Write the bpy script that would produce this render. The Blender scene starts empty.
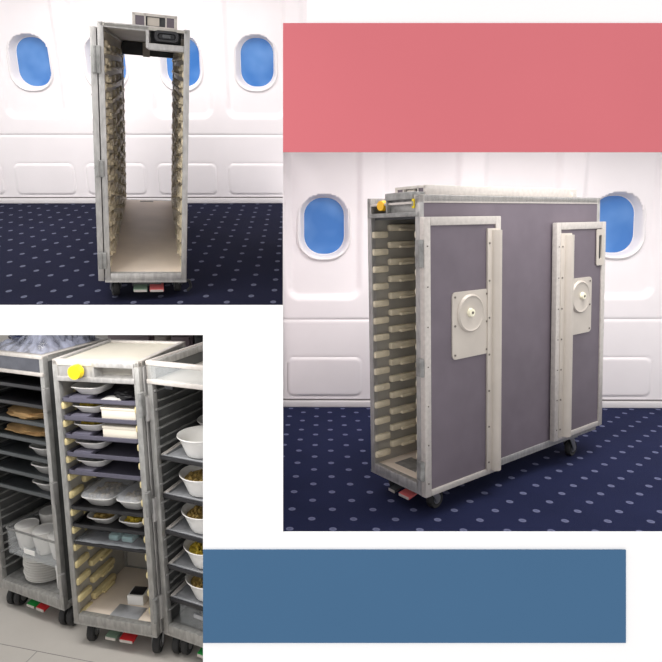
import bpy, bmesh, math, random
from mathutils import Matrix, Vector, noise
random.seed(7)
SC = bpy.context.scene
COL = SC.collection
PI = math.pi

# ------------------------------------------------------------------ frames
def M34(r):
    return Matrix((r[0], r[1], r[2], (0, 0, 0, 1)))
CART_P1 = M34([[0.96919, -0.23524, 0.07306, -0.83701], [0.24397, 0.95764, -0.15297, 2.44187], [-0.03398, 0.16608, 0.98553, 1.16994]])
ROOM_P1 = M34([[0.99983, -0.01812, -0.00406, -0.77137], [0.01727, 0.9878, -0.15476, 4.55769], [0.00681, 0.15466, 0.98794, 1.40012]])
CART_P2 = M34([[0.57252, 0.81932, -0.03057, 0.25518], [-0.81515, 0.57282, 0.08608, 2.20239], [0.08804, -0.02436, 0.99582, 0.46136]])
ROOM_P2 = M34([[0.99953, 0.02809, -0.0121, 0.50861], [-0.02696, 0.99597, 0.08559, 3.32518], [0.01446, -0.08523, 0.99626, 0.2797]])
CART_P3 = M34([[0.9605, 0.27497, -0.04276, -0.85327], [-0.27182, 0.95998, 0.06744, 1.95451], [0.05959, -0.05315, 0.99681, -0.01979]])
CAM = M34([[0.99998, -0.00654, -0.00059, 0.0], [0.00059, 0.17768, -0.98409, 0.0], [0.00654, 0.98407, 0.17768, 1.6]])
GZ = -0.092                       # ground height below a cart body

# ------------------------------------------------------------------ materials
def lin(c):
    return tuple(((v/255.0)/12.92 if v/255.0 <= .04045 else ((v/255.0+.055)/1.055)**2.4) for v in c)
def mat(name, rgb, rough=.5, metal=0., var=0., scale=12., alpha=1., bump=0., spec=.5, emit=None, trans=0., srgb=True, stretch=None, coat=0.):
    m = bpy.data.materials.new(name); m.use_nodes = True
    nt = m.node_tree; b = nt.nodes['Principled BSDF']
    c = lin(rgb) if srgb else rgb
    b.inputs['Base Color'].default_value = (*c, 1)
    b.inputs['Roughness'].default_value = rough
    b.inputs['Metallic'].default_value = metal
    b.inputs['Alpha'].default_value = alpha
    b.inputs['Specular IOR Level'].default_value = spec
    b.inputs['Transmission Weight'].default_value = trans
    b.inputs['Coat Weight'].default_value = coat
    if var or bump:
        tc = nt.nodes.new('ShaderNodeTexCoord'); n = nt.nodes.new('ShaderNodeTexNoise')
        mp = nt.nodes.new('ShaderNodeMapping')
        if stretch: mp.inputs['Scale'].default_value = stretch
        nt.links.new(tc.outputs['Object'], mp.inputs['Vector'])
        nt.links.new(mp.outputs['Vector'], n.inputs['Vector'])
        n.inputs['Scale'].default_value = scale; n.inputs['Detail'].default_value = 5
        if var:
            r = nt.nodes.new('ShaderNodeValToRGB')
            r.color_ramp.elements[0].position = .32; r.color_ramp.elements[1].position = .68
            r.color_ramp.elements[0].color = (*[v*(1-var) for v in c], 1)
            r.color_ramp.elements[1].color = (*[min(1, v*(1+var*.6)) for v in c], 1)
            nt.links.new(n.outputs['Fac'], r.inputs['Fac']); nt.links.new(r.outputs['Color'], b.inputs['Base Color'])
        if bump:
            bp = nt.nodes.new('ShaderNodeBump'); bp.inputs['Strength'].default_value = bump; bp.inputs['Distance'].default_value = .01
            nt.links.new(n.outputs['Fac'], bp.inputs['Height']); nt.links.new(bp.outputs['Normal'], b.inputs['Normal'])
    if emit:
        b.inputs['Emission Color'].default_value = (*lin(emit[0]), 1); b.inputs['Emission Strength'].default_value = emit[1]
    return m

def carpet_mat(name, base, dot, px, py, ds=1., dz=1.):
    m = bpy.data.materials.new(name); m.use_nodes = True
    nt = m.node_tree; N = nt.nodes.new; L = nt.links.new; b = nt.nodes['Principled BSDF']
    b.inputs['Roughness'].default_value = .95; b.inputs['Specular IOR Level'].default_value = .1
    tc = N('ShaderNodeTexCoord'); sx = N('ShaderNodeSeparateXYZ'); L(tc.outputs['Object'], sx.inputs[0])
    def op(o, a, b_=None, c_=None):
        n = N('ShaderNodeMath'); n.operation = o
        for i, v in enumerate((a, b_, c_)):
            if v is None: continue
            if isinstance(v, (int, float)): n.inputs[i].default_value = v
            else: L(v, n.inputs[i])
        return n.outputs[0]
    v = op('DIVIDE', sx.outputs['Y'], py)
    row = op('FLOOR', v); fv = op('SUBTRACT', op('FRACT', v), .5)
    odd = op('MODULO', op('ADD', row, 200.0), 2.0)
    u = op('ADD', op('DIVIDE', sx.outputs['X'], px), op('MULTIPLY', odd, .5))
    fu = op('SUBTRACT', op('FRACT', u), .5)
    du = op('MULTIPLY', fu, px/(.0155*ds)); dv = op('MULTIPLY', fv, py/(.0120*ds*dz))
    d = op('SQRT', op('ADD', op('MULTIPLY', du, du), op('MULTIPLY', dv, dv)))
    # little ringed woven dot: brighter ring, softer middle
    mask = op('LESS_THAN', d, 1.0); core = op('LESS_THAN', d, .45)
    fac = op('SUBTRACT', mask, op('MULTIPLY', core, .25))
    nz = N('ShaderNodeTexNoise'); nz.inputs['Scale'].default_value = 260; L(tc.outputs['Object'], nz.inputs['Vector'])
    n2 = N('ShaderNodeTexNoise'); n2.inputs['Scale'].default_value = 3; L(tc.outputs['Object'], n2.inputs['Vector'])
    rp = N('ShaderNodeValToRGB'); rp.color_ramp.elements[0].position = .3; rp.color_ramp.elements[1].position = .75
    cb = lin(base); rp.color_ramp.elements[0].color = (*[x*.72 for x in cb], 1); rp.color_ramp.elements[1].color = (*[x*1.25 for x in cb], 1)
    L(op('ADD', op('MULTIPLY', nz.outputs['Fac'], .6), op('MULTIPLY', n2.outputs['Fac'], .4)), rp.inputs['Fac'])
    mx = N('ShaderNodeMix'); mx.data_type = 'RGBA'; L(fac, mx.inputs[0]); L(rp.outputs['Color'], mx.inputs[6]); mx.inputs[7].default_value = (*lin(dot), 1)
    L(mx.outputs[2], b.inputs['Base Color'])
    bp = N('ShaderNodeBump'); bp.inputs['Strength'].default_value = .4; bp.inputs['Distance'].default_value = .004
    L(nz.outputs['Fac'], bp.inputs['Height']); L(bp.outputs['Normal'], b.inputs['Normal'])
    return m

def window_mat():
    m = bpy.data.materials.new('window_blue'); m.use_nodes = True
    nt = m.node_tree; N = nt.nodes.new; L = nt.links.new; b = nt.nodes['Principled BSDF']
    b.inputs['Roughness'].default_value = .25
    tc = N('ShaderNodeTexCoord'); nz = N('ShaderNodeTexNoise'); nz.inputs['Scale'].default_value = 5; nz.inputs['Detail'].default_value = 2
    L(tc.outputs['Object'], nz.inputs['Vector'])
    rp = N('ShaderNodeValToRGB'); rp.color_ramp.elements[0].position = .35; rp.color_ramp.elements[1].position = .75
    rp.color_ramp.elements[0].color = (*lin((58, 112, 180)), 1); rp.color_ramp.elements[1].color = (*lin((100, 146, 204)), 1)
    L(nz.outputs['Fac'], rp.inputs['Fac']); L(rp.outputs['Color'], b.inputs['Base Color'])
    L(rp.outputs['Color'], b.inputs['Emission Color']); b.inputs['Emission Strength'].default_value = .12
    return m

ALU = mat('aluminium', (172, 170, 168), .40, .45, .22, 70, stretch=(1, 1, .3))
ALU_BR = mat('aluminium_bright', (198, 192, 186), .38, .3, .10, 60)
ALU_DK = mat('aluminium_worn', (142, 142, 140), .45, .3, .3, 40)
LINERD = mat('liner_dark_metal', (92, 93, 92), .45, .3, .25, 10)  # store cart metal, darkened: interior shade put into the base colour
ALU_S = mat('aluminium_store', (170, 169, 166), .36, .5, .22, 80, stretch=(1, 1, .35))
TOPC = mat('cart_top_cream', (200, 194, 180), .5, 0, .08, 6)
HDRD = mat('glossy_header', (96, 98, 106), .12, .5, .3, 12)
RAIL_L = mat('rail_light_beige', (222, 211, 186), .45, 0, .12, 25)
PURPLE = mat('purple_grey_panel', (104, 95, 104), .6, 0, .10, 9, bump=.03)
LINER = mat('liner_grey', (168, 164, 156), .6, .1, .12, 8)
LINER_LT = mat('liner_cream', (212, 204, 192), .6, 0, .08, 6)
RAIL = mat('rail_beige', (196, 184, 158), .5, 0, .15, 25)
RAIL_Y = mat('rail_yellow_cream', (214, 198, 148), .5, 0, .16, 25)
BASEPLATE = mat('cart_floor_cream', (226, 212, 196), .55, 0, .10, 5)
BLACK = mat('black_plastic', (30, 30, 33), .35, 0, .2, 20)
DARK = mat('dark_grey', (64, 66, 68), .5, 0, .2, 14)
RUBBER = mat('rubber', (40, 40, 41), .7, 0, .15, 20)
STEEL = mat('castor_steel', (150, 150, 150), .35, .7)
YELLOW = mat('yellow_knob', (214, 188, 18), .4, 0, .06, 30)
YEL_DK = mat('amber_knob', (232, 178, 30), .4, 0, .06, 30)
REDP = mat('red_pedal', (196, 44, 48), .45, 0, .1, 30)
PINKP = mat('faded_red_pedal', (206, 104, 104), .45, 0, .1, 30)
GREENP = mat('green_pedal', (28, 140, 60), .45, 0, .1, 30)
GREYGREEN = mat('faded_green_pedal', (112, 134, 116), .45, 0, .1, 30)
PLATEM = mat('latch_plate', (196, 188, 178), .45, .2, .06, 10)
IVORY = mat('ivory_knob', (244, 240, 214), .4)
SCREW = mat('screw', (110, 104, 98), .35, .6)
WALLM = mat('cabin_wall', (243, 237, 238), .55, 0, .03, 3)
TRIMW = mat('cabin_trim', (234, 229, 229), .45, 0, .03, 8)
TRIMG = mat('trim_shadow_gap', (120, 116, 116), .6, 0, .05, 8)
GLASSB = window_mat()
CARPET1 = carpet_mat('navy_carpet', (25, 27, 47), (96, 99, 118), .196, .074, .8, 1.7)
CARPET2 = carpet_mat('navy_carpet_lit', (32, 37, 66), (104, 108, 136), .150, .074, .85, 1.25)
BOARDW = mat('white_board', (250, 250, 250), .8, 0, .004, 2, spec=.1)
PINK = mat('rose_pink_paint', (212, 116, 123), .8, 0, .015, 3, spec=.1)
BLUE = mat('slate_blue_paint', (70, 106, 140), .8, 0, .015, 3, spec=.1)
VINYL = mat('galley_floor', (186, 181, 174), .6, 0, .06, 4)
TRAYP = mat('tray_purple_grey', (88, 86, 100), .5, 0, .1, 12)
TRAYB = mat('tray_black', (34, 34, 37), .35, 0, .15, 14)
TRAYG = mat('tray_dark_grey', (72, 76, 78), .45, .1, .12, 14)
TRAYA = mat('tray_aluminium', (176, 178, 182), .4, .4, .15, 16)
CHINA = mat('white_china', (236, 234, 230), .3, 0, .03, 10, coat=.2)
CARD = mat('cream_box', (236, 228, 212), .6, 0, .03, 8)
FOODY = mat('yellow_food', (212, 184, 60), .7, 0, .4, 60, bump=.3)
FOODB = mat('brown_food', (176, 148, 84), .7, 0, .5, 60, bump=.3)
FOODM = mat('mixed_food', (176, 160, 130), .7, 0, .4, 40, bump=.3)
FILM = mat('clear_film', (228, 232, 238), .18, 0, .1, 14, alpha=.25, bump=.5)
FILMD = mat('film_dark', (150, 154, 172), .15, 0, .75, 26, alpha=.62, bump=1., stretch=(1, 1, .4))
CLEARP = mat('clear_plastic', (222, 226, 228), .2, 0, .05, 10, alpha=.14)
PALEB = mat('pale_blue_pack', (184, 222, 222), .5, 0, .08, 20)
PAPER = mat('brown_paper', (202, 164, 112), .75, 0, .2, 14, bump=.5)
LOCKER = mat('locker_mauve', (138, 122, 128), .55, 0, .1, 10)
LOCKERB = mat('locker_beige', (176, 168, 158), .55, 0, .1, 10)
WALLB = mat('galley_wall', (196, 192, 186), .6, 0, .05, 4)
TUMBLER = mat('tumbler_plastic', (120, 124, 140), .2, 0, .3, 30, alpha=.75)
NAVYBAG = mat('navy_plastic', (58, 64, 92), .2, 0, .4, 14, bump=.7)

# ------------------------------------------------------------------ mesh builder
class MB:
    def __init__(s): s.v = []; s.f = []
    def add(s, vs, fs, M=None):
        n = len(s.v)
        s.v += [tuple((M @ Vector(v)) if M else v) for v in vs]
        s.f += [tuple(i+n for i in f) for f in fs]; return s
    def box(s, x0, x1, y0, y1, z0, z1, bev=0., M=None):
        if bev <= 0:
            vs = [(x, y, z) for x in (x0, x1) for y in (y0, y1) for z in (z0, z1)]
            fs = [(0, 1, 3, 2), (4, 6, 7, 5), (0, 4, 5, 1), (2, 3, 7, 6), (0, 2, 6, 4), (1, 5, 7, 3)]
            return s.add(vs, fs, M)
        bm = bmesh.new(); bmesh.ops.create_cube(bm, size=1)
        for v in bm.verts:
            v.co = ((x0+x1)/2+v.co.x*(x1-x0), (y0+y1)/2+v.co.y*(y1-y0), (z0+z1)/2+v.co.z*(z1-z0))
        bmesh.ops.bevel(bm, geom=bm.edges[:], offset=bev, segments=2, affect='EDGES', profile=.6)
        return s.addbm(bm, M)
    def addbm(s, bm, M=None):
        bm.verts.index_update()
        s.add([tuple(v.co) for v in bm.verts], [tuple(v.index for v in f.verts) for f in bm.faces], M); bm.free(); return s
    def tube(s, p0, p1, r, n=16, r1=None, cap=True):
        p0 = Vector(p0); p1 = Vector(p1); d = (p1-p0).normalized(); r1 = r if r1 is None else r1
        a = d.orthogonal().normalized(); b = d.cross(a)
        vs = []; fs = []
        for p, rr in ((p0, r), (p1, r1)):
            for i in range(n):
                t = 2*PI*i/n; vs.append(tuple(p+a*rr*math.cos(t)+b*rr*math.sin(t)))
        for i in range(n): fs.append((i, (i+1) % n, n+(i+1) % n, n+i))
        if cap: fs += [tuple(reversed(range(n))), tuple(range(n, 2*n))]
        return s.add(vs, fs)
    def path(s, pts, r, n=8):
        for a, b in zip(pts[:-1], pts[1:]): s.tube(a, b, r, n)
        return s
    def lathe(s, prof, c=(0, 0, 0), n=28, axis='z', sx=1., sy=1., sq=2.):
        vs = []; fs = []
        for (r, h) in prof:
            for i in range(n):
                t = 2*PI*i/n; ct, st = math.cos(t), math.sin(t)
                k = (abs(ct)**sq+abs(st)**sq)**(-1/sq)
                x, y = r*k*ct*sx, r*k*st*sy
                if axis == 'z': q = (x, y, h)
                elif axis == 'y': q = (x, h, y)
                else: q = (h, x, y)
                vs.append((c[0]+q[0], c[1]+q[1], c[2]+q[2]))
        m = len(prof)
        for j in range(m-1):
            for i in range(n):
                fs.append((j*n+i, j*n+(i+1) % n, (j+1)*n+(i+1) % n, (j+1)*n+i))
        if prof[0][0] > 1e-6: fs.append(tuple(reversed(range(n))))
        if prof[-1][0] > 1e-6: fs.append(tuple((m-1)*n+i for i in range(n)))
        return s.add(vs, fs)
    def prism(s, poly, a, b, axis='x'):
        # polygon in the two other axes, extruded from a to b along axis
        n = len(poly); vs = []; fs = []
        for h in (a, b):
            for (p, q) in poly:
                vs.append({'x': (h, p, q), 'y': (p, h, q), 'z': (p, q, h)}[axis])
        for i in range(n): fs.append((i, (i+1) % n, n+(i+1) % n, n+i))
        fs += [tuple(reversed(range(n))), tuple(range(n, 2*n))]
        return s.add(vs, fs)
    def ring(s, polys, axis='y', cap_last=False):
        # list of (poly2d, height) loops joined in order
        n = len(polys[0][0]); vs = []; fs = []
        for poly, h in polys:
            for (p, q) in poly:
                vs.append({'x': (h, p, q), 'y': (p, h, q), 'z': (p, q, h)}[axis])
        for j in range(len(polys)-1):
            for i in range(n): fs.append((j*n+i, j*n+(i+1) % n, (j+1)*n+(i+1) % n, (j+1)*n+i))
        if cap_last: fs.append(tuple((len(polys)-1)*n+i for i in range(n)))
        return s.add(vs, fs)
    def build(s, name, material, parent=None, M=None, smooth=True):
        me = bpy.data.meshes.new(name); me.from_pydata(s.v, [], s.f); me.materials.append(material)
        bm = bmesh.new(); bm.from_mesh(me); bmesh.ops.recalc_face_normals(bm, faces=bm.faces[:]); bm.to_mesh(me); bm.free()
        if smooth:
            for p in me.polygons: p.use_smooth = True
            try: me.set_sharp_from_angle(angle=math.radians(38))
            except Exception: pass
        o = bpy.data.objects.new(name, me); COL.objects.link(o)
        if parent: o.parent = parent
        if M: o.matrix_world = M
        return o
def rr(x0, x1, z0, z1, r, n=6):
    out = []
    for (cx, cz, a0) in ((x1-r, z1-r, 0), (x0+r, z1-r, 90), (x0+r, z0+r, 180), (x1-r, z0+r, 270)):
        for i in range(n+1):
            t = math.radians(a0+90*i/n); out.append((cx+r*math.cos(t), cz+r*math.sin(t)))
    return out
def scl(poly, k, c=None):
    if c is None: c = (sum(p[0] for p in poly)/len(poly), sum(p[1] for p in poly)/len(poly))
    return [(c[0]+(p[0]-c[0])*k, c[1]+(p[1]-c[1])*k) for p in poly]

def tag(o, label=None, cat=None, group=None, kind=None):
    if label: o['label'] = label
    if cat: o['category'] = cat
    if group: o['group'] = group
    if kind: o['kind'] = kind
    return o
def empty(name, M, label, cat, group=None):
    o = bpy.data.objects.new(name, None); COL.objects.link(o); o.empty_display_size = .05
    o.matrix_world = M
    return tag(o, label, cat, group)
def copy_tree(o, parent=None):
    c = o.copy(); COL.objects.link(c)
    if parent: c.parent = parent
    for ch in list(o.children): copy_tree(ch, c)
    return c
def T(x, y, z=0, rz=0): return Matrix.Translation((x, y, z)) @ Matrix.Rotation(rz, 4, 'Z')

# ------------------------------------------------------------------ the white display wall with its three openings
ZB = 1.6
F, PX, PY = 600.0, 308.0, 285.0
EYE = CAM.translation.copy()
def plane_pt(x, y, z):            # metres on a plane parallel to the display wall
    return ((x-PX)/F*z, -(y-PY)/F*z)
WALLMX = CAM @ Matrix.Translation((0, 0, -ZB))     # local x right, y up, z towards the viewer
xs = [-420, -50, 203, 283, 307, 712, 1080]; ys = [-420, -50, 23, 152, 305, 335, 532, 712, 1080]
def is_open(cx, cy):
    if cx < -50 or cx > 712 or cy < -50 or cy > 712: return False
    if cx < 283 and cy < 305: return True
    if 283 < cx < 307 and cy < 23: return True
    if cx > 283 and 152 < cy < 532: return True
    if cx < 203 and cy > 335: return True
    return False
bm = bmesh.new(); vv = {}
def bv(i, j):
    if (i, j) not in vv:
        p = plane_pt(xs[i], ys[j], ZB); vv[(i, j)] = bm.verts.new((p[0], p[1], 0))
    return vv[(i, j)]
for i in range(len(xs)-1):
    for j in range(len(ys)-1):
        if not is_open((xs[i]+xs[i+1])/2, (ys[j]+ys[j+1])/2):
            bm.faces.new((bv(i, j), bv(i, j+1), bv(i+1, j+1), bv(i+1, j)))
ext = bmesh.ops.extrude_face_region(bm, geom=bm.faces[:])
for v in [g for g in ext['geom'] if isinstance(g, bmesh.types.BMVert)]: v.co.z -= .004
b = MB().addbm(bm)
tag(b.build('wall_front', BOARDW, None, WALLMX, False), kind='structure')
def panel(name, x0, y0, x1, y1, m, label):
    p0 = plane_pt(x0, y1, ZB-.004); p1 = plane_pt(x1, y0, ZB-.004)
    o = MB().box(p0[0], p1[0], p0[1], p1[1], 0.0005, .004).build(name, m, None, WALLMX, False)
    return tag(o, label, 'panel')
panel('painted_panel', 283, 23, 712, 152, PINK, 'wide rose pink rectangular panel mounted on the white wall, upper right')
panel('painted_panel', 203, 550, 626, 643, BLUE, 'wide slate blue rectangular panel mounted on the white wall, bottom')

# thin partition between the two cabin bays (vertical plane between them)
PN = (CAM.to_3x3() @ Vector((1, 0, (283-PX)/F))).normalized()      # normal, pointing into the right-hand bay
def part_pt(y, z): return EYE + CAM.to_3x3() @ Vector(((283-PX)/F*z, -(y-PY)/F*z, -z))
pm = MB(); q = [part_pt(146, 1.61), part_pt(558, 1.61), part_pt(558, 2.1), part_pt(420, 3.5), part_pt(146, 3.4)]
pm.add([tuple(p-PN*.0004) for p in q]+[tuple(p+PN*.0004) for p in q], [(0, 1, 2, 3, 4), (9, 8, 7, 6, 5)]+[(i, i+5, (i+1) % 5+5, (i+1) % 5) for i in range(5)])
tag(pm.build('wall_partition', WALLM, None, None, False), kind='structure')

# ------------------------------------------------------------------ cabin sidewall
def sd_rr(x, z, x0, x1, z0, z1, r):
    cx, cz = (x0+x1)/2, (z0+z1)/2
    qx = abs(x-cx)-(x1-x0)/2+r; qz = abs(z-cz)-(z1-z0)/2+r
    return math.hypot(max(qx, 0), max(qz, 0))+min(max(qx, qz), 0)-r
def sstep(a, b, x):
    t = min(1, max(0, (x-a)/(b-a))); return t*t*(3-2*t)
def cabin(mx, side, u_first, pitch, n0, n1, ua, ub, zt, cut, zw=1.035, zd=.512, gx=.0, v_floor=-2.4, carpet=None, wi=1, fl=None):
    bays = [u_first+pitch*n for n in range(n0, n1+1)]
    # uneven grid: fine everywhere it bends
    du = .0085; dz = .0085
    nu = int((ub-ua)/du); zz = []
    z = .047
    while z < zt: zz.append(z); z += dz
    def height(u, z):
        v = 0.
        k = round((u-u_first)/pitch); c = u_first+k*pitch
        if z > zd+.02:
            lean = (z-1.06)/1.0
            slant = 0
            d = sd_rr(u, z, c-.215+slant, c+.215+slant, zd+.118, 3., .075)
            v += .026*sstep(.006, -.034, d)
            if .0 < d < .012: v += .0
        v += -.13*max(0, z-1.10)**1.6 - .02*sstep(.9, 1.3, z)
        v += .006*math.exp(-((z-zd)/.006)**2)                      # dado groove
        if z < zd-.02:
            d = sd_rr(u, z, c-.218, c+.218, .065, .292, .04)
            v += -.006*sstep(.004, -.008, d) + .004*math.exp(-(d/.006)**2)
        return v
    vs = []; fs = []; idx = {}
    for i in range(nu+1):
        u = ua+i*(ub-ua)/nu
        for j, z in enumerate(zz):
            idx[(i, j)] = len(vs); vs.append((u, height(u, z), z))
    hx, hz, hr = .148, .190, .130
    for i in range(nu):
        for j in range(len(zz)-1):
            u = ua+(i+.5)*(ub-ua)/nu; z = (zz[j]+zz[j+1])/2
            if any(sd_rr(u, z, c-hx, c+hx, zw-hz, zw+hz, hr) < -.010 for c in bays): continue
            fs.append((idx[(i, j)], idx[(i+1, j)], idx[(i+1, j+1)], idx[(i, j+1)]))
    def clip(bm):
        if cut:
            im = mx.inverted(); no = (im.to_3x3() @ (PN*cut)).normalized()
            bmesh.ops.bisect_plane(bm, geom=bm.verts[:]+bm.edges[:]+bm.faces[:], plane_co=im @ EYE, plane_no=no, clear_inner=True)
    def mk(b, name, m, smooth=True, kind='structure'):
        bm = bmesh.new(); me = bpy.data.meshes.new('t'); me.from_pydata(b.v, [], b.f); bm.from_mesh(me)
        bmesh.ops.recalc_face_normals(bm, faces=bm.faces[:]); clip(bm)
        o = MB().addbm(bm).build(name, m, None, mx, smooth); tag(o, kind=kind); return o
    w = mk(MB().add(vs, fs), 'wall_'+side, WALLM)
    for p in w.data.polygons: p.use_smooth = True
    mk(MB().box(ua, ub, -.012, .03, 0, .036, .004), 'baseboard_'+side, TRIMW)
    mk(MB().box(ua, ub, .002, .03, .034, .050), 'trim_'+str(wi), TRIMG)
    # carpet
    if fl: mk(MB().box(fl[0], fl[1], v_floor, .02, -.02, 0), 'floor_'+side, carpet, False)
    mk(MB().box(ua, ub, -.46, .06, zt-.045, zt-.01, .01), 'ceiling_'+side, TRIMW)  # added out-of-view panel, blocks light from above to shade the upper wall
    # windows
    for k, c in enumerate(bays):
        if c-.2 < ua or c+.2 > ub+.2: continue
        v0 = height(c, zw)
        o1 = rr(c-.158, c+.158, zw-.200, zw+.200, .138, 10); o2 = rr(c-.150, c+.150, zw-.192, zw+.192, .132, 10)
        o3 = rr(c-.143, c+.143, zw-.184, zw+.184, .126, 10); o4 = rr(c-.136, c+.136, zw-.177, zw+.177, .121, 10)
        gl = rr(c-.119+gx, c+.119+gx, zw-.167, zw+.167, .108, 10)
        fr = MB().ring([(o1, v0+.014), (o1, v0-.002), (o2, v0-.010), (o3, v0-.006), (o4, v0+.004), (gl, v0+.052), (scl(gl, .9), v0+.056)])
        if cut: f = mk(fr, 'window_%d' % (wi+k), TRIMW)
        else: f = tag(fr.build('window_%d' % (wi+k), TRIMW, None, mx), kind='structure')
        g = MB(); n = len(gl); g.add([(p[0], v0+.053, p[1]) for p in gl]+[(p[0], v0+.058, p[1]) for p in gl], [tuple(range(n)), tuple(range(2*n-1, n-1, -1))])
        pane = g.build('pane', GLASSB, f); tag(pane, kind='structure')
        sh = rr(c-.112+gx, c+.108+gx, zw+.150, zw+.170, .006, 3)
    return w

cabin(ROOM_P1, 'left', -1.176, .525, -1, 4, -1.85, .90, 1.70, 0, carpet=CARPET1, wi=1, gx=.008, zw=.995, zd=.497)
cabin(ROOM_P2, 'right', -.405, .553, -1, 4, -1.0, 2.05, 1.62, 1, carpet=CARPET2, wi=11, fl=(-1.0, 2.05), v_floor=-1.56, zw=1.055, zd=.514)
# carpet of the left bay stops at the partition
bm = bmesh.new(); b = MB().box(-1.85, 1.0, -2.30, .02, -.02, 0)
me = bpy.data.meshes.new('t'); me.from_pydata(b.v, [], b.f); bm.from_mesh(me); im = ROOM_P1.inverted()
bmesh.ops.recalc_face_normals(bm, faces=bm.faces[:])
bmesh.ops.bisect_plane(bm, geom=bm.verts[:]+bm.edges[:]+bm.faces[:], plane_co=im @ EYE, plane_no=(im.to_3x3() @ (-PN)).normalized(), clear_inner=True)
tag(MB().addbm(bm).build('floor_left', CARPET1, None, ROOM_P1, False), kind='structure')

# ------------------------------------------------------------------ carts
def add_castor(root, x, y, zg, top, twin=False, r=.037, ang=.3, hub=STEEL):
    f = MB(); d = .028
    f.box(x-.03, x+.03, y-.03, y+.03, top-.006, top)
    c, s = math.cos(ang), math.sin(ang)
    R = Matrix.Translation((x, y, 0)) @ Matrix.Rotation(ang, 4, 'Z')
    wt = .013 if not twin else .012
    offs = (0,) if not twin else (-.017, .017)
    for sx in ((-.019, .019) if not twin else (-.004, .004)):
        poly = [(-.018, top-.006), (.018, top-.006), (d+.010, zg+r+.004), (d+.004, zg+r-.010), (d-.010, zg+r-.006)]
        n = len(poly)
        vs = [(sx-.002, p, q) for p, q in poly]+[(sx+.002, p, q) for p, q in poly]
        f.add(vs, [tuple(reversed(range(n))), tuple(range(n, 2*n))]+[(i, (i+1) % n, n+(i+1) % n, n+i) for i in range(n)], R)
    cas = f.build('castor', STEEL, root)
    for o in offs:
        w = MB(); prof = [(.001, o-wt), (r*.62, o-wt), (r*.66, o-wt+.002), (r*.9, o-wt), (r, o-wt+.005), (r, o+wt-.005), (r*.9, o+wt), (r*.66, o+wt-.002), (r*.62, o+wt), (.001, o+wt)]
        w.lathe(prof, (0, 0, 0), 28, 'x')
        w.v = [tuple(R @ Vector((v[0], v[1]+d, v[2]+zg+r))) for v in w.v]
        wo = w.build('wheel', RUBBER, cas)
        hb = MB(); hb.lathe([(.001, o-wt-.0015), (r*.5, o-wt-.0015), (r*.5, o+wt+.0015), (.001, o+wt+.0015)], (0, 0, 0), 20, 'x')
        hb.v = [tuple(R @ Vector((v[0], v[1]+d, v[2]+zg+r))) for v in hb.v]
        hb.build('hub', hub, cas)

def rail_mesh(x, inward, d, z, style, th=1., slim=False):
    r = MB(); t = .019*inward*th; t2 = .028*inward*(.24 if slim else th)
    def bx(a, b_, y0, y1, z0, z1, bev=.003): r.box(min(a, b_), max(a, b_), y0, y1, z0, z1, bev)
    if style == 'clip':
        bx(x, x+t, .004, .080, z, z+.026, .008)
        for yy in (.018, .044): r.tube((x+t*.9, yy, z+.012), (x+t*1.08, yy, z+.012), .0035, 8)
        bx(x, x+t2*.8, .086, min(.225, d-.05), z+.026, z+.052, .008)
        bx(x, x+t2*1.15, .13, min(.20, d-.06), z+.026, z+.036, .003)
        y = .24
        while y+.1 < d-.02:
            e = min(y+.30, d-.02)
            bx(x, x+t2*.9, y, e-.05, z+.004, z+.016, .002)
            bx(x, x+t2*.75, y+.02, y+.09, z+.016, z+.044, .006)
            y = e
        if d > .5: bx(x, x+t, d-.08, d-.012, z, z+.022, .006)
    else:
        bx(x, x+.010*inward, .006, d-.015, z-.004, z+.002, .001)
        bx(x, x+.006*inward, .006, d-.015, z+.024, z+.030, .001)
        bx(x, x+.014*inward, .008, .022, z+.0, z+.006, .001)
        bx(x, x+.010*inward, .028, .040, z+.026, z+.032, .001)
    return r

def frame_mesh(w, d, h, t=.022):
    f = MB()
    for x in (0, w-t):
        for y in (0, d-t): f.box(x, x+t, y, y+t, 0, h, .003)
    for x in (0, w-t): f.box(x, x+t, t, d-t, 0, t, .002).box(x, x+t, t, d-t, h-t*1.1, h, .002)
    return f

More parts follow.
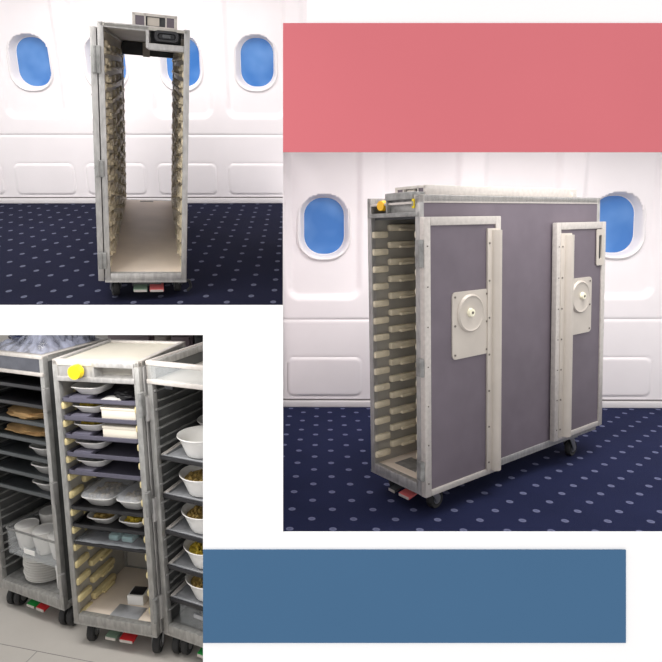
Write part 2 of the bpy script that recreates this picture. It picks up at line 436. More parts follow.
def make_cart(root, w, d, h, side_mat, liner_mat, rail_mat, rail_z, style, door_side, gplane, pedals, twin=False, fmat=ALU, floor_mat=BASEPLATE, back=False, hub=STEEL, thick=1., slim_rails=()):
    t = .022
    frame_mesh(w, d, h).build('frame', fmat, root)
    for x0, x1, xl0, xl1 in ((.003, .010, .010, .013), (w-.010, w-.003, w-.013, w-.010)):
        p = MB().box(x0, x1, t, d-t, t, h-t).build('side_panel', side_mat, root)
        MB().box(xl0, xl1, t*.6, d-t*.6, t*.6, h-t).build('liner', liner_mat, p)
    fp = MB().box(t*.6, w-t*.6, .022, d-.022, .014, .030, .002)
    fp.build('floor_panel', floor_mat, root)
    s = MB().box(t, w-t, 0, .024, 0, .034, .003).box(t, w-t, d-.024, d, 0, .030, .003).box(0, w, .0, d, -.006, .004)
    s.build('sill', fmat, root)
    if back:
        MB().box(t, w-t, d-.012, d-.004, .03, h-.03).build('back_panel', liner_mat, root)
    for k, z in enumerate(rail_z):
        for x, inw in ((.013, 1), (w-.013, -1)):
            rail_mesh(x, inw, d, z, style, thick, k in slim_rails).build('rail', rail_mat, root)
    n, p0 = gplane
    for x in (.040, w-.032):
        for y in ((.075, d-.175) if d > .5 else (.072, d-.06)):
            a = ((.25 if x < w/2 else .1) if d > .5 else (PI+.25 if y < d/2 else .2))
            cx, cy = x-.028*math.sin(a), y+.028*math.cos(a)
            zg = p0[2]-(n[0]*(cx-p0[0])+n[1]*(cy-p0[1]))/n[2]
            add_castor(root, x, y, zg, -.006, twin, hub=hub, ang=a)
    for (x0, x1, m) in pedals:
        pd = MB()
        pd.add([(x0, .06, -.030), (x1, .06, -.030), (x1, .006, -.040), (x0, .006, -.040), (x0, .06, -.036), (x1, .06, -.036), (x1, .006, -.049), (x0, .006, -.049)],
               [(0, 1, 2, 3), (7, 6, 5, 4), (0, 3, 7, 4), (1, 5, 6, 2), (3, 2, 6, 7), (0, 4, 5, 1)])
        o = pd.build('brake_pedal', m, root)
        MB().box(x0+.002, x1-.002, .0035, .007, -.050, -.041).build('pedal_edge', ALU_BR, o)
    MB().box(w/2-.06, w/2+.06, .05, .09, -.04, -.006).build('pedal_bracket', DARK, root)

def door_open(root, y0, y1, z0, z1, x0, sgn, hinge_front, slot, chan, fm=ALU_BR):
    """door folded flat against the side; x0 = side plane, sgn = outward direction"""
    X = lambda a, b_: (min(x0+sgn*a, x0+sgn*b_), max(x0+sgn*a, x0+sgn*b_))
    f = MB(); t = .030
    a, b_ = X(.003, .026)
    f.box(a, b_, y0, y0+t, z0, z1, .003).box(a, b_, y1-t, y1, z0, z1, .003).box(a, b_, y0+t, y1-t, z0, z0+.022, .003).box(a, b_, y0+t, y1-t, z1-t, z1, .003)
    d = f.build('door', fm, root)
    a, b_ = X(.004, .020); MB().box(a, b_, y0+t*.8, y1-t*.8, z0+.015, z1-.02).build('panel', PURPLE, d)
    # lock channel: half-round bar along the free edge
    c0, c1 = chan; cm = (c0+c1)/2
    ch = MB(); n = 10; prof = []
    W = (c1-c0)
    a, b_ = X(.020, .029); ch.box(a, b_, c0, c1, z0+.012, z1-.045, .002)
    cc = c0+W*.66
    pts = [(cc+W*.32*math.cos(PI*i/n), .027+.024*math.sin(PI*i/n)) for i in range(n+1)]
    n2 = len(pts); vs = []; 
    for zz in (z0+.014, z1-.052):
        for (yy, xx) in pts: vs.append((x0+sgn*xx, yy, zz))
    ch.add(vs, [(i, i+1, n2+i+1, n2+i) for i in range(n2-1)]+[tuple(range(n2)), tuple(range(n2, 2*n2))])
    ch.build('lock_channel', PLATEM, d)
    # latch plate with round dish and ivory turn button
    p0, p1 = (c0-.190, c0+.012) if hinge_front else (c1-.010, c1+.165)
    zb, zt = .470, .715
    pl = MB(); pl.prism([(p[0], p[1]) for p in rr(p0, p1, zb, zt, .018, 5)], *X(.020, .0245), 'x')
    cy = (p0+p1)/2-.004; cz = zt-.083
    R = .072
    vs = []; fs = []; prof = [(R, .0245), (R*.97, .030), (R*.90, .033), (R*.84, .030), (R*.8, .029), (.001, .029)]; nn = 36
    for (r, hh) in prof:
        for i in range(nn): vs.append((x0+sgn*hh, cy+r*math.cos(2*PI*i/nn), cz+r*math.sin(2*PI*i/nn)))
    for j in range(len(prof)-1):
        for i in range(nn): fs.append((j*nn+i, j*nn+(i+1) % nn, (j+1)*nn+(i+1) % nn, (j+1)*nn+i))
    pl.add(vs, fs); pl.build('latch_plate', PLATEM, d)
    ky = cy-.006 if hinge_front else cy+.010
    kb = MB().tube((x0+sgn*.027, ky, cz+.004), (x0+sgn*.040, ky, cz+.004), .017, 20, .014); kb.build('turn_button', IVORY, d)
    MB().tube((x0+sgn*.039, ky, cz+.004), (x0+sgn*.0425, ky, cz+.004), .005, 10).build('button_pin', SCREW, d)
    sc = MB()
    ys = (p0+.014, p1-.014)
    for yy in ys:
        for zz in (zb+.016, (zb+zt)/2, zt-.018): sc.tube((x0+sgn*.024, yy, zz), (x0+sgn*.027, yy, zz), .004, 8)
    for i in range(7):
        zz = z0+.05+i*(z1-z0-.15)/6
        sc.tube((x0+sgn*.028, c0+.008, zz), (x0+sgn*.031, c0+.008, zz), .004, 8)
        sc.tube((x0+sgn*.025, y0+.014, zz), (x0+sgn*.028, y0+.014, zz), .0028, 8)
    sc.build('screws', SCREW, d)
    if slot:
        s0, s1 = slot
        sl = MB(); sl.ring([(rr(s0, s1, .762, .922, .006, 3), x0+sgn*.024), (rr(s0, s1, .762, .922, .006, 3), x0+sgn*.028), (rr(s0+.016, s1-.016, .790, .896, .008, 3), x0+sgn*.028), (rr(s0+.016, s1-.016, .790, .896, .008, 3), x0+sgn*.020)], 'x')
        sl.build('slot_frame', PLATEM, d)
        MB().box(*X(.0195, .0215), s0+.014, s1-.014, .785, .90).build('slot_recess', BLACK, d)
    ye = y0 if hinge_front else y1
    for (z_0, z_1) in ((.055, .125), (.43, .495), (.812, .908)):
        hg = MB(); xa, xb = X(-.010, .022)
        hg.box(xa, xb, ye-.010, ye+.008, z_0, z_1, .003); hg.tube((x0+sgn*.012, ye-.006, z_0+.002), (x0+sgn*.012, ye-.006, z_1-.002), .009, 12)
        hg.build('hinge', ALU_DK, d)

def top_box(root, x0, x1, y0, y1, z, h=.052):
    b = MB()
    b.box(x0, x1, y0+.02, y1, z, z+.004)
    b.box(x0, x0+.012, y0, y1, z, z+h, .002).box(x1-.012, x1, y0, y1, z, z+h, .002)
    b.box(x0+.012, x1-.012, y0+.015, y1, z+h-.005, z+h, .001)
    b.box(x0, x1, y0, y0+.006, z+h-.010, z+h, .001).box(x0, x1, y0, y0+.006, z, z+.008, .001)
    b.box(x0, x1, y1-.006, y1, z, z+.008, .001).box(x0-.01, x1+.01, y1-.05, y1-.03, z, z+.02, .001)
    xa = x0+.3*(x1-x0); xb = x0+.73*(x1-x0)
    b.box(xa-.006, xa, y0, y0+.012, z, z+h).box(xb, xb+.006, y0, y0+.012, z, z+h)
    o = b.build('top_channel', ALU_BR, root)
    MB().box(x0+.012, xa-.006, y0+.002, y0+.006, z+.008, z+h-.010).build('end_panel', PURPLE, o)
    MB().box(xb+.006, x1-.012, y0+.002, y0+.006, z+.008, z+h-.010).build('end_panel', PURPLE, o)
    MB().box(xa+.006, xb-.022, y0+.010, y0+.016, z+.010, z+h-.012).build('end_plate', PLATEM, o)
    MB().box(xa, xb, y0+.018, y0+.022, z+.004, z+h-.006).build('end_recess', DARK, o)

# ---------------- cart 1: seen straight through, both doors open
W1, D1, H1 = .330, 1.522, .991
pl1 = ((-0.0753, 0.0168, 0.997), (0.572, 2.049, -0.092))
c1 = empty('galley_cart', CART_P1, 'open empty galley cart seen end-on, cabin wall visible straight through it', 'galley cart')
rz1 = [.055+.0635*k for k in range(14)]
make_cart(c1, W1, D1, H1, PURPLE, LINER_LT, RAIL, rz1, 'clip', -1, pl1, [(.112, .168, GREYGREEN), (.178, .236, PINKP)], thick=.68)
def recess_header(root, w, y0, y1, h, front):
    """frame bar, and a hanging half-width tray recess carrying a black latch"""
    b = MB(); yf = y0 if front else y1
    b.box(.022, w*.54, y0, y0+.05, h-.018, h, .003)
    b.box(w*.54-.008, w*.54+.004, y0, y1, h-.075, h-.002, .002)
    b.box(w*.54, w-.022, y0, y1, h-.080, h-.058, .003)
    return b.build('header', ALU, root)
hd = recess_header(c1, W1, 0, .16, H1, True)
la = MB(); la.ring([(rr(.198, .292, .938, .982, .016, 5), .075), (rr(.198, .292, .938, .982, .016, 5), .004), (rr(.202, .288, .942, .978, .014, 5), -.004), (rr(.212, .278, .949, .971, .010, 5), -.004), (rr(.216, .274, .952, .968, .008, 5), .008)], 'y', True)
lo = la.build('latch', BLACK, hd)
MB().box(.230, .260, -.002, .010, .953, .967, .003).build('latch_button', DARK, lo)
MB().box(.186, .300, .08, .10, .93, .98).build('recess_back', DARK, hd)
MB().box(.010, W1-.010, .0, D1, H1-.014, H1-.004).build('top_panel', LINER, c1)
h2 = MB().box(.02, W1-.02, D1-.10, D1-.01, H1-.088, H1-.016, .002).build('header', DARK, c1)
MB().box(.135, .175, D1-.11, D1-.098, H1-.094, H1-.018).build('header_bracket', PLATEM, h2)
ce = MB().box(.06, W1*.54-.02, .03, .06, H1-.055, H1-.020, .004)
for i in range(3): ce.box(.02+i*.006, .05+i*.006, .05+i*.1, .10+i*.1, H1-.075, H1-.035, .004)
top_box(c1, .118, .288, .14, D1-.03, H1)
door_open(c1, -.002, .37, 0, .972, 0, -1, True, None, (.300, .365), ALU)
door_open(c1, D1-.37, D1-.0, 0, .972, 0, -1, False, None, (D1-.365, D1-.300), ALU)
MB().box(.11, .19, D1-.075, D1-.045, .030, .0325, .001).build('placard', LINER, c1)
MB().path([(W1-.03, .02, -.02), (W1+.012, .03, -.005), (W1+.022, .03, -.035), (W1+.005, .03, -.055)], .006).build('brake_cable', BLACK, c1)

# ---------------- cart 2: three-quarter view, doors folded on the near side
W2, D2, H2 = .274, 1.139, 1.062
pl2 = ((0.011, 0.0148, 0.9998), (-0.7861, 0.8552, -0.092))
c2 = empty('galley_cart', CART_P2, 'purple-grey panelled galley cart with both doors folded flat along its near side', 'galley cart')
rz2 = [.054+.0660*k for k in range(14)]
make_cart(c2, W2, D2, H2, PURPLE, LINER, RAIL_L, rz2, 'clip', 1, pl2, [(.095, .130, DARK), (.150, .205, PINKP)])
MB().box(.010, W2-.010, .0, D2, H2-.030, H2-.022).build('top_panel', ALU_BR, c2)
tr = MB()
tr.box(W2-.030, W2, .0, D2, H2-.028, H2, .003)
tr.box(0, .02, .0, D2, H2-.028, H2, .003)
tr.box(.0, W2, -.002, .022, H2-.030, H2-.0, .003) if False else None
tr.build('top_rail', ALU_BR, c2)
hb = MB()
hb.box(.005, W2-.005, -.004, .12, H2-.074, H2-.058, .002)
hb.box(.004, .012, -.002, .12, H2-.066, H2, .001)
hb.box(W2*.40, W2*.90, -.010, .10, H2-.014, H2+.012, .004)
hb.box(W2*.40, W2*.43, -.006, .10, H2-.060, H2-.010, .002)
hb.box(.02, W2-.02, .10, .12, H2-.062, H2-.004)
ho = hb.build('header', ALU_DK, c2)
MB().box(W2*.43, W2*.88, .012, .02, H2-.060, H2-.010).build('header_recess', ALU_DK, ho)
MB().tube((.078, .012, H2-.030), (.078, .06, H2-.030), .010, 14).tube((.078, -.004, H2-.030), (.078, .014, H2-.030), .018, 24, .020).build('knob', YEL_DK, ho)
MB().box(W2*.885, W2*.925, -.006, -.001, H2-.046, H2-.014, .001).build('yellow_tag', YELLOW, ho)
MB().box(W2*.895, W2*.915, -.0075, -.0055, H2-.038, H2-.022).build('tag_print', ALU_DK, ho)
MB().box(.02, W2-.02, .02, D2-.02, H2-.082, H2-.072).build('ceiling_panel', DARK, c2)
top_box(c2, .095, .250, .055, D2-.15, H2, .036)
door_open(c2, -.004, .405, -.006, .985, W2, 1, True, None, (.326, .396))
door_open(c2, .770, D2+.006, .022, .955, W2, 1, False, (1.069, 1.126), (.797, .874))
MB().box(.06, .24, .07, .16, .030, .032, .001).build('placard', ALU_DK, c2)

# ---------------- galley store: three loaded carts
W3, D3, H3 = .344, .338, .987
pl3 = ((0, 0, 1), (0, 0, GZ))
WR = .290
LX = CART_P3 @ T(-.420, .117, 0, -.19); RX = CART_P3 @ T(.356, .026, 0, -.19); MX = CART_P3
m3 = empty('galley_cart', MX, 'middle loaded galley cart with yellow knob and cream rails', 'galley cart')
rz3 = [.834-.0665*k for k in range(13)]
make_cart(m3, W3, D3, H3, ALU_DK, LINER, RAIL_Y, [z-.028 for z in rz3], 'clip', 0, pl3, [(.125, .170, GREYGREEN), (.185, .240, REDP)], back=True, fmat=ALU_S, slim_rails=(0, 1, 2, 3, 4, 6, 7, 8))
tp = MB().box(.008, W3-.008, .01, D3-.008, H3-.014, H3-.006).build('top_panel', TOPC, m3)
MB().box(0, W3, 0, .018, H3-.020, H3+.002, .003).box(0, W3, D3-.016, D3, H3-.020, H3+.002, .003).box(0, .016, 0, D3, H3-.020, H3+.002, .003).box(W3-.016, W3, 0, D3, H3-.020, H3+.002, .003).build('rim', ALU_BR, tp)
hb = MB().box(.02, W3*.47, .004, .06, H3-.066, H3-.012, .002).box(.018, W3-.018, -.004, .06, H3-.075, H3-.058, .003)
hb.box(W3*.47, W3*.495, -.002, .06, H3-.062, H3-.006, .002).box(W3*.93, W3-.018, -.002, .06, H3-.062, H3-.006, .002).box(W3*.47, W3-.018, -.003, .03, H3-.022, H3-.002, .003)
ho = hb.build('header', ALU, m3)
MB().box(W3*.49, W3*.94, .045, .055, H3-.060, H3-.020).build('handle_recess', LINER, ho)
MB().tube((.110, .006, H3-.036), (.110, -.010, H3-.036), .014, 16).tube((.110, -.030, H3-.036), (.110, -.008, H3-.036), .024, 26, .026).build('knob', YELLOW, ho)
for z in (.945, .955, .965): pass
for zz in (.06, .45, .80):
    MB().box(W3-.004, W3+.010, -.010, .012, zz, zz+.085, .003).tube((W3+.004, -.008, zz), (W3+.004, -.008, zz+.085), .008, 12).build('hinge', ALU_DK, m3)
dl = MB().box(W3+.0005, W3+.0060, .02, D3, .0, H3-.02, .002).build('door', ALU, m3)
MB().box(.138, .254, .018, .090, .030, .033, .001).build('placard', TRAYA, m3)

def store_cart(mx, label, rails, twin, pedals, top_open, W3=.344):
    r = empty('galley_cart', mx, label, 'galley cart')
    make_cart(r, W3, D3, H3-.004, LINERD, LINERD, ALU_DK, rails, 'ledge', 0, pl3, pedals, twin=twin, floor_mat=ALU_DK, back=True, fmat=ALU_S)
    if not top_open:
        MB().box(.0, W3, -.004, D3, H3-.016, H3-.002, .004).build('top_panel', ALU_BR, r)
        hh = MB().box(.018, W3-.018, .0, .02, H3-.075, H3-.016, .003).build('header', HDRD, r)
        MB().box(.0, W3, -.006, .012, H3-.080, H3-.066, .004).build('header_lip', ALU_BR, hh)
    else:
        MB().box(.01, W3-.01, .01, D3-.01, H3-.075, H3-.068).build('top_panel', LINER, r)
        rm = MB().box(0, W3, -.002, .012, H3-.014, H3+.002, .003).box(0, W3, D3-.012, D3, H3-.07, H3+.002, .003).box(0, .010, 0, D3, H3-.07, H3+.002, .003).box(W3-.010, W3, 0, D3, H3-.07, H3+.002, .003)
        rm.box(.0, W3, -.003, .014, H3-.078, H3-.062, .003).build('top_rim', ALU_BR, r)
        MB().box(.012, W3-.012, .0, .004, H3-.062, H3-.014).build('clear_front', CLEARP, r)
        MB().box(.08, .115, -.006, .004, H3-.088, H3-.078, .002).build('catch', BLACK, r)
    for zz in (.06, .42, .78):
        x = W3 if not top_open else -.004
        MB().box(x-.006, x+.010, -.008, .012, zz, zz+.085, .003).tube((x+.002, -.006, zz), (x+.002, -.006, zz+.085), .008, 12).build('hinge', ALU, r)
    return r
lz = [.846-.0700*k for k in range(13) if .846-.07*k > .04]
lc = store_cart(LX @ T(-.03, 0), 'left loaded galley cart with shiny top under wrapped tumblers', lz, True, [(.150, .195, GREENP), (.205, .250, REDP)], False, .374)
rzs = [.880-.0665*k for k in range(13)]
rc = store_cart(RX, 'right metal galley cart with clear open-top rim and bowls inside', rzs, True, [(.14, .20, GREENP)], True, WR)

# ---------------- trays
def tray(mx, x0, x1, y0, y1, z, m, label, group=None, rest=None, lip=.016):
    r = empty('tray', mx @ Matrix.Translation((0, 0, z)), label, 'tray', group)
    t = MB(); o = rr(x0, x1, y0, y1, .012, 4); i_ = rr(x0+.006, x1-.006, y0+.006, y1-.006, .010, 4); f_ = rr(x0+.010, x1-.010, y0+.010, y1-.010, .008, 4)
    t.ring([(scl(o, .97), 0), (o, .004), (o, lip), (i_, lip), (f_, .004), (scl(f_, .02), .004)], 'z', True)
    t.prism(scl(o, .97), -.0002, .0035, 'z')
    t.build('tray_body', m, r)
    if rest:
        a, b_ = rest
        MB().box(a, b_, y0+.004, y0+.07, .004, .021, .004).build('dish_rest', m, r)
    return r
def dish_mb(wx, dy, h, n=40):
    a, b_ = wx/2, dy/2
    b = MB()
    prof = [(.58, 0), (.66, .0), (.70, .004), (.93, h*.86), (1., h*.93), (1., h), (.95, h), (.90, h*.84), (.66, .006), (.02, .005)]
    b.lathe(prof, (0, 0, 0), n, 'z', a, b_, 4.5)
    return b
dish_cache = {}
def dish(mx, x, y, z, wx, dy, h, label, group, food=None, lid=False):
    key = (wx, dy, h, food and food.name, lid)
    Mx = mx @ T(x, y, z)
    if key in dish_cache:
        o = copy_tree(dish_cache[key]); o.matrix_world = Mx; tag(o, label); o['group'] = group; return o
    r = empty('dish', Mx, label, 'dish', group)
    dish_mb(wx, dy, h).build('dish_body', CHINA, r)
    if food:
        f = MB(); 
        for k in range(26):
            px = random.uniform(-.29, .29)*wx; py = random.uniform(-.31, .31)*dy; s = random.uniform(.007, .012)
            f.lathe([(.001, h*.55), (s, h*.62), (s*1.1, h*.85), (s*.7, h*1.02), (.001, h*1.08)], (px, py, 0), 8)
        f.box(-wx*.34, wx*.34, -dy*.34, dy*.34, h*.35, h*.72, .006)
        f.build('food', food, r)
    if lid:
        l = MB(); l.lathe([(1., h), (1.01, h+.002), (.9, h+.016), (.6, h+.022), (.02, h+.024)], (0, 0, 0), 36, 'z', wx/2, dy/2, 4.5)
        l.build('lid', FILM, r)
    dish_cache[key] = r
    return r

# middle cart trays: five purple-grey, three black below a two-slot gap
ords = ['topmost', 'second', 'third', 'fourth', 'fifth']
for k in range(5):
    z = rz3[k]
    zz = rz3[k]-.001
    what = ['holding a white dish beside dark clutter', 'holding a white dish and the upper cream box', 'holding a white dish and the lower cream box', 'with one white dish, right under the boxes', 'with one white dish, lowest of the purple trays'][k]
    tray(MX, .0225, W3-.0225, .004, D3-.03, zz, TRAYP, 'purple-grey tray '+what, 'trays in the middle cart', (.052, .125))
    lab = ['white rectangular dish on the topmost tray of the middle cart', 'white dish with yellow food beside the upper cream box', 'white dish with yellow food beside the lower cream box', 'plain white dish on tray just below the cream boxes', 'plain white dish on lowest purple-grey tray'][k]
    dish(MX, .104, .095, zz+.0215, .125, .165, .031, lab, 'white dishes in the middle cart', FOODY if k in (1, 2) else None)
for k, nm in ((1, 'upper'), (2, 'lower')):
    zz = rz3[k]-.001
    r = empty('box', MX @ T(.245, .10, zz+.0045), nm+' of two cream cartons on the middle cart trays', 'box', 'cream boxes in the middle cart')
    MB().box(-.070, .066, -.085, .10, 0, .046, .003).build('box_body', CARD, r)
    MB().box(-.072, .068, -.087, .102, .040, .050, .003).build('lid', CARD, r)
# clutter on the top tray
zz = rz3[0]
cr = empty('plastic_bag', MX @ T(.245, .12, zz+.0045), 'dark crumpled plastic bag on topmost tray of middle cart', 'bag')
def crumple(sx, sy, sz, seed, n=14, amp=.25):
    bm = bmesh.new(); bmesh.ops.create_icosphere(bm, subdivisions=4, radius=1)
    for v in bm.verts:
        p = v.co.copy(); k = 1+amp*noise.noise(p*1.7+Vector((seed, 0, 0)))+amp*.6*noise.noise(p*4.+Vector((0, seed, 0)))
        q = p*k
        q = Vector((max(-.92, min(.92, q.x)), max(-.92, min(.92, q.y)), max(-.75, min(1.1, q.z))))
        v.co = (q.x*sx, q.y*sy, (q.z+.75)*sz)
    return MB().addbm(bm)
crumple(.068, .085, .020, 3).build('bag_body', TRAYB, cr)
wb = empty('napkin', MX @ T(.200, .035, zz+.0045), 'folded white napkin lying at the front of the topmost tray', 'napkin')
MB().prism([(-.036, 0), (.040, 0), (.034, .007), (-.004, .011), (-.030, .006)], -.012, .03, 'y').build('napkin_body', CHINA, wb)
# black trays
for k, lab in ((6, 'upper glossy black tray carrying two film-covered dishes'), (7, 'middle glossy black tray with two dishes, under the film-covered pair'), (8, 'lowest black tray wrapped in film with pale blue packs')):
    tray(MX, .0225, W3-.0225, .004, D3-.03, rz3[k]-.001, TRAYB, lab, 'trays in the middle cart', None, .014)
z6, z7, z8 = rz3[6], rz3[7], rz3[8]
dish(MX, .115, .105, z6+.0045, .142, .18, .040, 'film-covered white dish of mixed food, left on the upper black tray', 'white dishes in the middle cart', FOODM, True)
dish(MX, .250, .105, z6+.0045, .118, .18, .042, 'film-covered white dish at right on the upper black tray', 'white dishes in the middle cart', FOODM, True)
dish(MX, .120, .100, z7+.0045, .112, .17, .032, 'white dish at left on the middle black tray', 'white dishes in the middle cart', FOODB)
dish(MX, .250, .100, z7+.0045, .108, .17, .032, 'white dish of yellow food at right on the middle black tray', 'white dishes in the middle cart', FOODY)
for k, (x, w_) in enumerate(((.158, .040), (.215, .046))):
    o = MB().box(-w_/2, w_/2, -.05, .05, 0, .022, .007).build('snack_pack', PALEB, None, MX @ T(x, .10, z8+.0045))
    tag(o, ['left', 'right'][k]+' pale blue pack on the film-wrapped lowest black tray', 'pack', 'pale blue packs on the wrapped tray')
fm = MB(); n = 22
vs = []; fs = []
for i in range(n+1):
    for j in range(n+1):
        u = i/n; v = j/n; e = min(1, 5*min(u, 1-u))*min(1, 5*min(v, 1-v))
        vs.append((.024+u*(W3-.044), .004+v*(D3-.05), .016+e*.016+.004*noise.noise(Vector((u*9, v*9, 2)))))
for i in range(n):
    for j in range(n): fs.append((i*(n+1)+j, (i+1)*(n+1)+j, (i+1)*(n+1)+j+1, i*(n+1)+j+1))
tag(fm.add(vs, fs).build('plastic_film', FILM, None, MX @ T(0, 0, z8)), 'clear plastic film stretched over the lowest black tray', 'film')
# small white box on the cart floor
sb = empty('salt_box', MX @ T(.197, .125, .0305, .1), 'small white box with black top on floor of middle cart', 'box')
MB().box(-.032, .032, -.028, .028, 0, .038, .003).build('box_body', CHINA, sb)
MB().box(-.024, .028, -.022, .024, .038, .043, .002).build('cap', BLACK, sb)

# ---------------- left cart load
ltr = [(.846, TRAYB), (.776, TRAYB), (.706, TRAYG), (.636, TRAYG), (.566, TRAYG), (.496, TRAYG), (.426, TRAYG)]
lbl = ['black tray at the very top of the left cart', 'black tray second from top in the left cart, just above the upper paper bag', 'dark grey tray under the upper brown paper bag', 'dark grey tray under the lower brown paper bag', 'dark grey tray holding the highest dish of the left cart', 'dark grey tray holding the middle dish of the left cart', 'dark grey tray holding the lowest dish of the left cart']
for (z, m), lab in zip(ltr, lbl):
    tray(LX, -.012, W3-.018, .004, D3-.03, z+.0025, m, lab, 'trays in the left cart')
for k, (z, nm) in enumerate(((.566, 'highest'), (.496, 'middle'), (.426, 'lowest'))):
    dish(LX, .236, .105, z+.0070, .115, .17, .042, nm+' of three plain white dishes in the left cart', 'white dishes in the left cart')
for k, (z, nm) in enumerate(((.706, 'upper'), (.636, 'lower'))):
    o = crumple(.138, .10, .021+.001*k, 11+5*k, amp=.22)
    r = empty('paper_bag', LX @ T(.150-.012*k, 0.125, z+.0070), nm+' of two crumpled brown paper bags in the left cart', 'bag', 'brown paper bags in the left cart')
    o.build('bag_body', PAPER, r)
    fo = MB(); fo.add([(.08, -.07, .012), (.15, -.075, .004), (.155, .03, .01), (.10, .03, .03), (.08, -.07, .016), (.15, -.075, .008), (.155, .03, .014), (.10, .03, .034)], [(0, 1, 2, 3), (7, 6, 5, 4), (0, 4, 5, 1), (1, 5, 6, 2), (2, 6, 7, 3), (3, 7, 4, 0)])
    fo.build('bag_flap', PAPER, r)
# clear drawer with cups
dr = empty('drawer_bin', LX @ T(0, 0, .155), 'clear plastic drawer full of white cups in the left cart', 'drawer')
dm = MB(); o = rr(.026, .315, .010, .282, .014, 4); i_ = rr(.029, .312, .013, .279, .012, 4)
dm.ring([(o, 0), (o, .100), (scl(o, 1.01), .104), (i_, .104), (i_, .004)], 'z', True); dm.prism(o, -.002, .002, 'z')
dm.build('drawer_body', CLEARP, dr)
MB().ring([(scl(o, 1.012), .098), (scl(o, 1.02), .104), (scl(o, .99), .106), (scl(o, .985), .098)], 'z').build('rim', ALU_DK, dr)
MB().box(.125, .225, .003, .010, .018, .048, .003).build('label_holder', CLEARP, dr)
MB().box(.140, .200, .001, .004, .026, .044).build('label_card', CHINA, dr)
cup_first = None
cups = [(.075, .072, 'front left'), (.178, .072, 'front middle'), (.268, .072, 'front right'), (.090, .178, 'back left'), (.190, .178, 'back middle'), (.272, .178, 'back right')]
for (x, y, nm) in cups:
    zc = .1590 + (.012 if y > .1 else 0)
    mxc = LX @ T(x, y, zc)
    lab = 'white china cup in the clear drawer, %s of six' % nm
    if cup_first is None:
        cup_first = empty('cup', mxc, lab, 'cup', 'white cups in the clear drawer')
        MB().lathe([(.001, 0), (.030, 0), (.034, .004), (.043, .06), (.046, .094), (.0435, .094), (.040, .06), (.031, .008), (.001, .007)], (0, 0, 0), 32).build('cup_body', CHINA, cup_first)
        MB().lathe([(.0445, .0925), (.0465, .0945), (.0440, .0955), (.0425, .0935)], (0, 0, 0), 32).build('cup_rim', CHINA, cup_first)
    else:
        o = copy_tree(cup_first); o.matrix_world = mxc; tag(o, lab)
# plates
plate_first = None
NP = 9
for k in range(NP):
    nm = {0: 'bottom', NP-1: 'top'}.get(k)
    lab = '%s plate of the white plate stack under the clear drawer' % nm if nm else 'white plate inside the plate stack, between its top and bottom plates'
    mxp = LX @ T(.130+.002*math.sin(k*2.1), .112+.002*math.cos(k*1.7), 0.031+.0105*k)
    if plate_first is None:
        plate_first = MB().lathe([(.001, 0), (.045, 0), (.052, .003), (.086, .0120), (.091, .0140), (.0905, .0150), (.086, .0140), (.052, .0065), (.001, .0045)], (0, 0, 0), 40).build('plate', CHINA, None, mxp)
        tag(plate_first, lab, 'plate', 'white plates stacked in the left cart')
    else:
        o = plate_first.copy(); COL.objects.link(o); o.matrix_world = mxp; tag(o, lab)
jr = empty('jar', LX @ T(.270, .085, .0305), 'white lidded canister standing beside the plate stack', 'jar')
MB().lathe([(.001, 0), (.036, 0), (.039, .004), (.039, .072), (.036, .078), (.001, .078)], (0, 0, 0), 28).build('jar_body', CHINA, jr)
MB().lathe([(.001, .078), (.041, .078), (.041, .094), (.038, .098), (.001, .098)], (0, 0, 0), 28).build('lid', CHINA, jr)
# wrapped tumblers on top of the left cart
tw = empty('tumbler_pack', LX @ T(0, 0, H3-.002), 'film-wrapped pack of small clear tumblers on top of the left cart', 'tumbler pack')
tb = MB().lathe([(.001, 0), (.011, 0), (.013, .05), (.0115, .05), (.009, .004), (.001, .004)], (0, 0, 0), 12).build('tumbler', TUMBLER, tw)
tb.location = (.155, .13, 0)
for i in range(6):
    for j in range(6):
        if i == j == 0: continue
        c = tb.copy(); COL.objects.link(c); c.parent = tw; c.location = (.155+.029*i+.004*(j % 2), .13+.029*j, 0)
fl = MB(); vs = []; fs = []; n = 40
for i in range(n+1):
    for j in range(n+1):
        u = i/n; v = j/n; x = .015+u*.315; y = .01+v*.29
        e = min(1, 6*min(u, 1-u))*min(1, 6*min(v, 1-v))
        base = .026+.042*sstep(.30, .5, .55*u+.6*v)
        vs.append((x, y, .003+e*(base+.016*noise.noise(Vector((u*5, v*6, 4)))+.008*noise.noise(Vector((u*14, v*15, 1))))))
for i in range(n):
    for j in range(n): fs.append((i*(n+1)+j, (i+1)*(n+1)+j, (i+1)*(n+1)+j+1, i*(n+1)+j+1))
fl.add(vs, fs).build('wrapping_film', FILMD, tw)
nb = empty('plastic_sack', LX @ T(.080, .19, H3-.002), 'dark navy plastic sack lying on the left cart beside the tumblers', 'bag')
crumple(.085, .105, .036, 21, amp=.3).build('sack_body', NAVYBAG, nb)

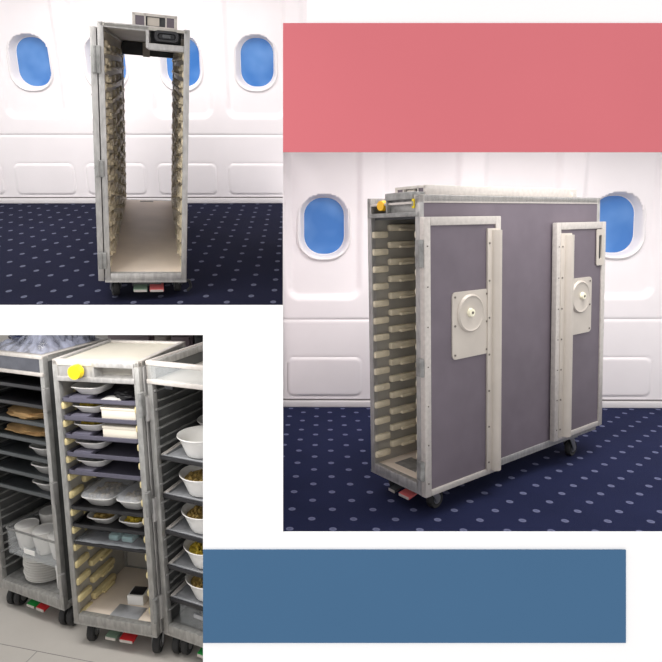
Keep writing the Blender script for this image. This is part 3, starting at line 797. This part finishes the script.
# ---------------- right cart load
bowl_first = None
trz = [.653, .516, .384, .256, .135]
bn = ['topmost', 'second', 'third', 'fourth', 'lowest']
for k, z in enumerate(trz):
    zt = z-.006
    r = tray(RX, .030, WR-.030, .012, D3-.02, zt, TRAYA, bn[k]+' aluminium tray in the right cart, under a white bowl', 'trays in the right cart', None, .012)
    MB().box(.031, WR-.031, .006, .012, -.004, .010, .002).build('front_bar', TRAYB, r)
    MB().path([(.032, .014, .010), (.032, .10, .018), (.032, .2, .018)], .003).path([(.040, .014, .010), (.040, .12, .018)], .003).build('side_wire', ALU_BR, r)
    hs = []
    for (bx, by, nm) in ((.150, .085, 'front'),) + (((.118, .241, 'rear'),) if k == 0 else ()):
        mxb = RX @ T(bx, by, zt+.0045)
        lab = (bn[k]+' oval white bowl at the front of the right cart') if nm == 'front' else 'white bowl at the back of the topmost right-cart tray'
        if k in (1, 2, 3, 4): lab = bn[k]+' oval white bowl of food in the right cart'
        b = empty('bowl', mxb, lab, 'bowl', 'white bowls in the right cart')
        q = MB(); q.lathe([(.001, 0), (.046, 0), (.055, .004), (.074, .052), (.078, .062), (.086, .070), (.085, .073), (.073, .064), (.068, .052), (.050, .010), (.001, .008)], (0, 0, 0), 36, 'z', 1., .92)
        q.build('bowl_body', CHINA, b)
        if k:
            f = MB()
            for s in range(34):
                a = random.uniform(0, 6.28); rr_ = .058*math.sqrt(random.random()); s_ = random.uniform(.005, .010)
                f.lathe([(.001, .048), (s_, .052), (s_, .060), (.001, .066)], (rr_*math.cos(a), rr_*math.sin(a), 0), 7)
            f.lathe([(.001, .046), (.062, .047), (.066, .054), (.001, .058)], (0, 0, 0), 24)
            f.build('food', FOODB if k != 3 else FOODY, b)
gd = empty('drawer_bin', RX @ T(0, 0, .0305), 'clear plastic drawer on the floor of the right cart', 'drawer')
o = rr(.045, .265, .03, .27, .014, 4); i_ = rr(.048, .262, .033, .267, .012, 4)
MB().ring([(o, 0), (o, .070), (i_, .072), (i_, .004)], 'z', True).build('drawer_body', CLEARP, gd)
MB().box(.12, .22, .022, .031, .045, .060, .003).build('handle', TRAYA, gd)

# ---------------- galley surroundings
FL = MB().prism([(-1.15, -.62), (.80, -.62), (.66, .20), (.10, 1.6), (-2.9, 1.6), (-1.9, -.1)], GZ-.02, GZ, 'z').build('floor_galley', VINYL, None, MX, False); tag(FL, kind='structure')
sm = MB().box(-1.15, .70, -.062, -.060, GZ, GZ+.0006).box(-.12, -.118, -.62, -.06, GZ, GZ+.0006).box(.42, .422, -.62, -.06, GZ, GZ+.0006)
tag(sm.build('trim_floor_seams', TRIMG, None, MX, False), kind='structure')
tag(MB().box(-2.9, .10, 1.55, 1.6, GZ, 1.05).build('wall_galley', WALLB, None, MX, False), kind='structure')
def locker(x0, x1, y0, h, m, label):
    r = empty('locker', MX @ T(x0, y0, GZ), label, 'locker', 'lockers behind the carts')
    w = x1-x0
    MB().box(0, w, 0, .4, 0, h, .006).build('locker_body', m, r)
    d = MB().box(.012, w-.012, -.014, 0, .06, h-.03, .005).build('door', m, r)
    MB().box(w-.05, w-.03, -.026, -.014, h*.5, h*.5+.14, .004).build('handle', ALU, d)
    MB().box(.0, w, -.004, .0, h-.02, h, .002).build('edge', ALU, r)
locker(-.47, -.20, 1.0, .99, LOCKER, 'mauve locker behind the gap at the back of the middle cart top')
locker(-.19, -.10, 1.0, .99, LOCKERB, 'narrow beige locker between the two mauve lockers')
locker(-.095, .03, 1.0, .99, LOCKER, 'mauve locker nearest the right cart rim')
locker(.04, .30, 1.0, .99, TRAYB, 'black locker behind the right cart')

# ------------------------------------------------------------------ light
wd = bpy.data.worlds.new('world'); SC.world = wd; wd.use_nodes = True
bg = wd.node_tree.nodes['Background']; bg.inputs['Color'].default_value = (1, .985, .98, 1); bg.inputs['Strength'].default_value = 1.06
def area(name, loc, target, size, power, color=(1, 1, 1), spread=180):
    l = bpy.data.lights.new(name, 'AREA'); l.size = size; l.energy = power; l.color = color; l.spread = math.radians(spread)
    o = bpy.data.objects.new(name, l); COL.objects.link(o); o.location = loc
    o.rotation_euler = (Vector(target)-Vector(loc)).to_track_quat('-Z', 'Y').to_euler(); return o
P = lambda m, x, y, z: m @ Vector((x, y, z))
area('ceiling_lamp_left', P(ROOM_P1, -.4, -1.2, 1.95), P(ROOM_P1, -.4, 0, .25), 1.4, 24, (1, .97, .955), 130)  # added fill out of view, brightens the lower wall of the left bay
area('ceiling_lamp_right', P(ROOM_P2, .45, -.95, 1.90), P(ROOM_P2, .45, .1, .1), 1.3, 27, (1, .97, .955), 130)  # added unseen fill, aimed low to whiten the right bay wall
area('ceiling_lamp_galley', P(MX, -.1, -.5, 2.3), P(MX, -.1, .1, .5), .8, 24, (1, .98, .95), 150)  # added overhead fill for the store carts, no real fitting
st = area('striplight_galley', P(MX, .12, -.12, 1.06), P(MX, .05, .35, .35), .75, 1.9, (1, .98, .95), 170)  # added front fill, hidden behind the display wall above the galley opening
st.data.shape = 'RECTANGLE'; st.data.size_y = .04

# ------------------------------------------------------------------ camera
cam = bpy.data.cameras.new('camera'); co = bpy.data.objects.new('camera', cam); COL.objects.link(co)
co.matrix_world = CAM; cam.sensor_width = 36; cam.lens = F/662*36; cam.sensor_fit = 'HORIZONTAL'
cam.shift_x = (331-PX)/662; cam.shift_y = (PY-331)/662; cam.clip_start = .05
SC.camera = co
SC.view_settings.view_transform = 'Standard'; SC.view_settings.look = 'None'
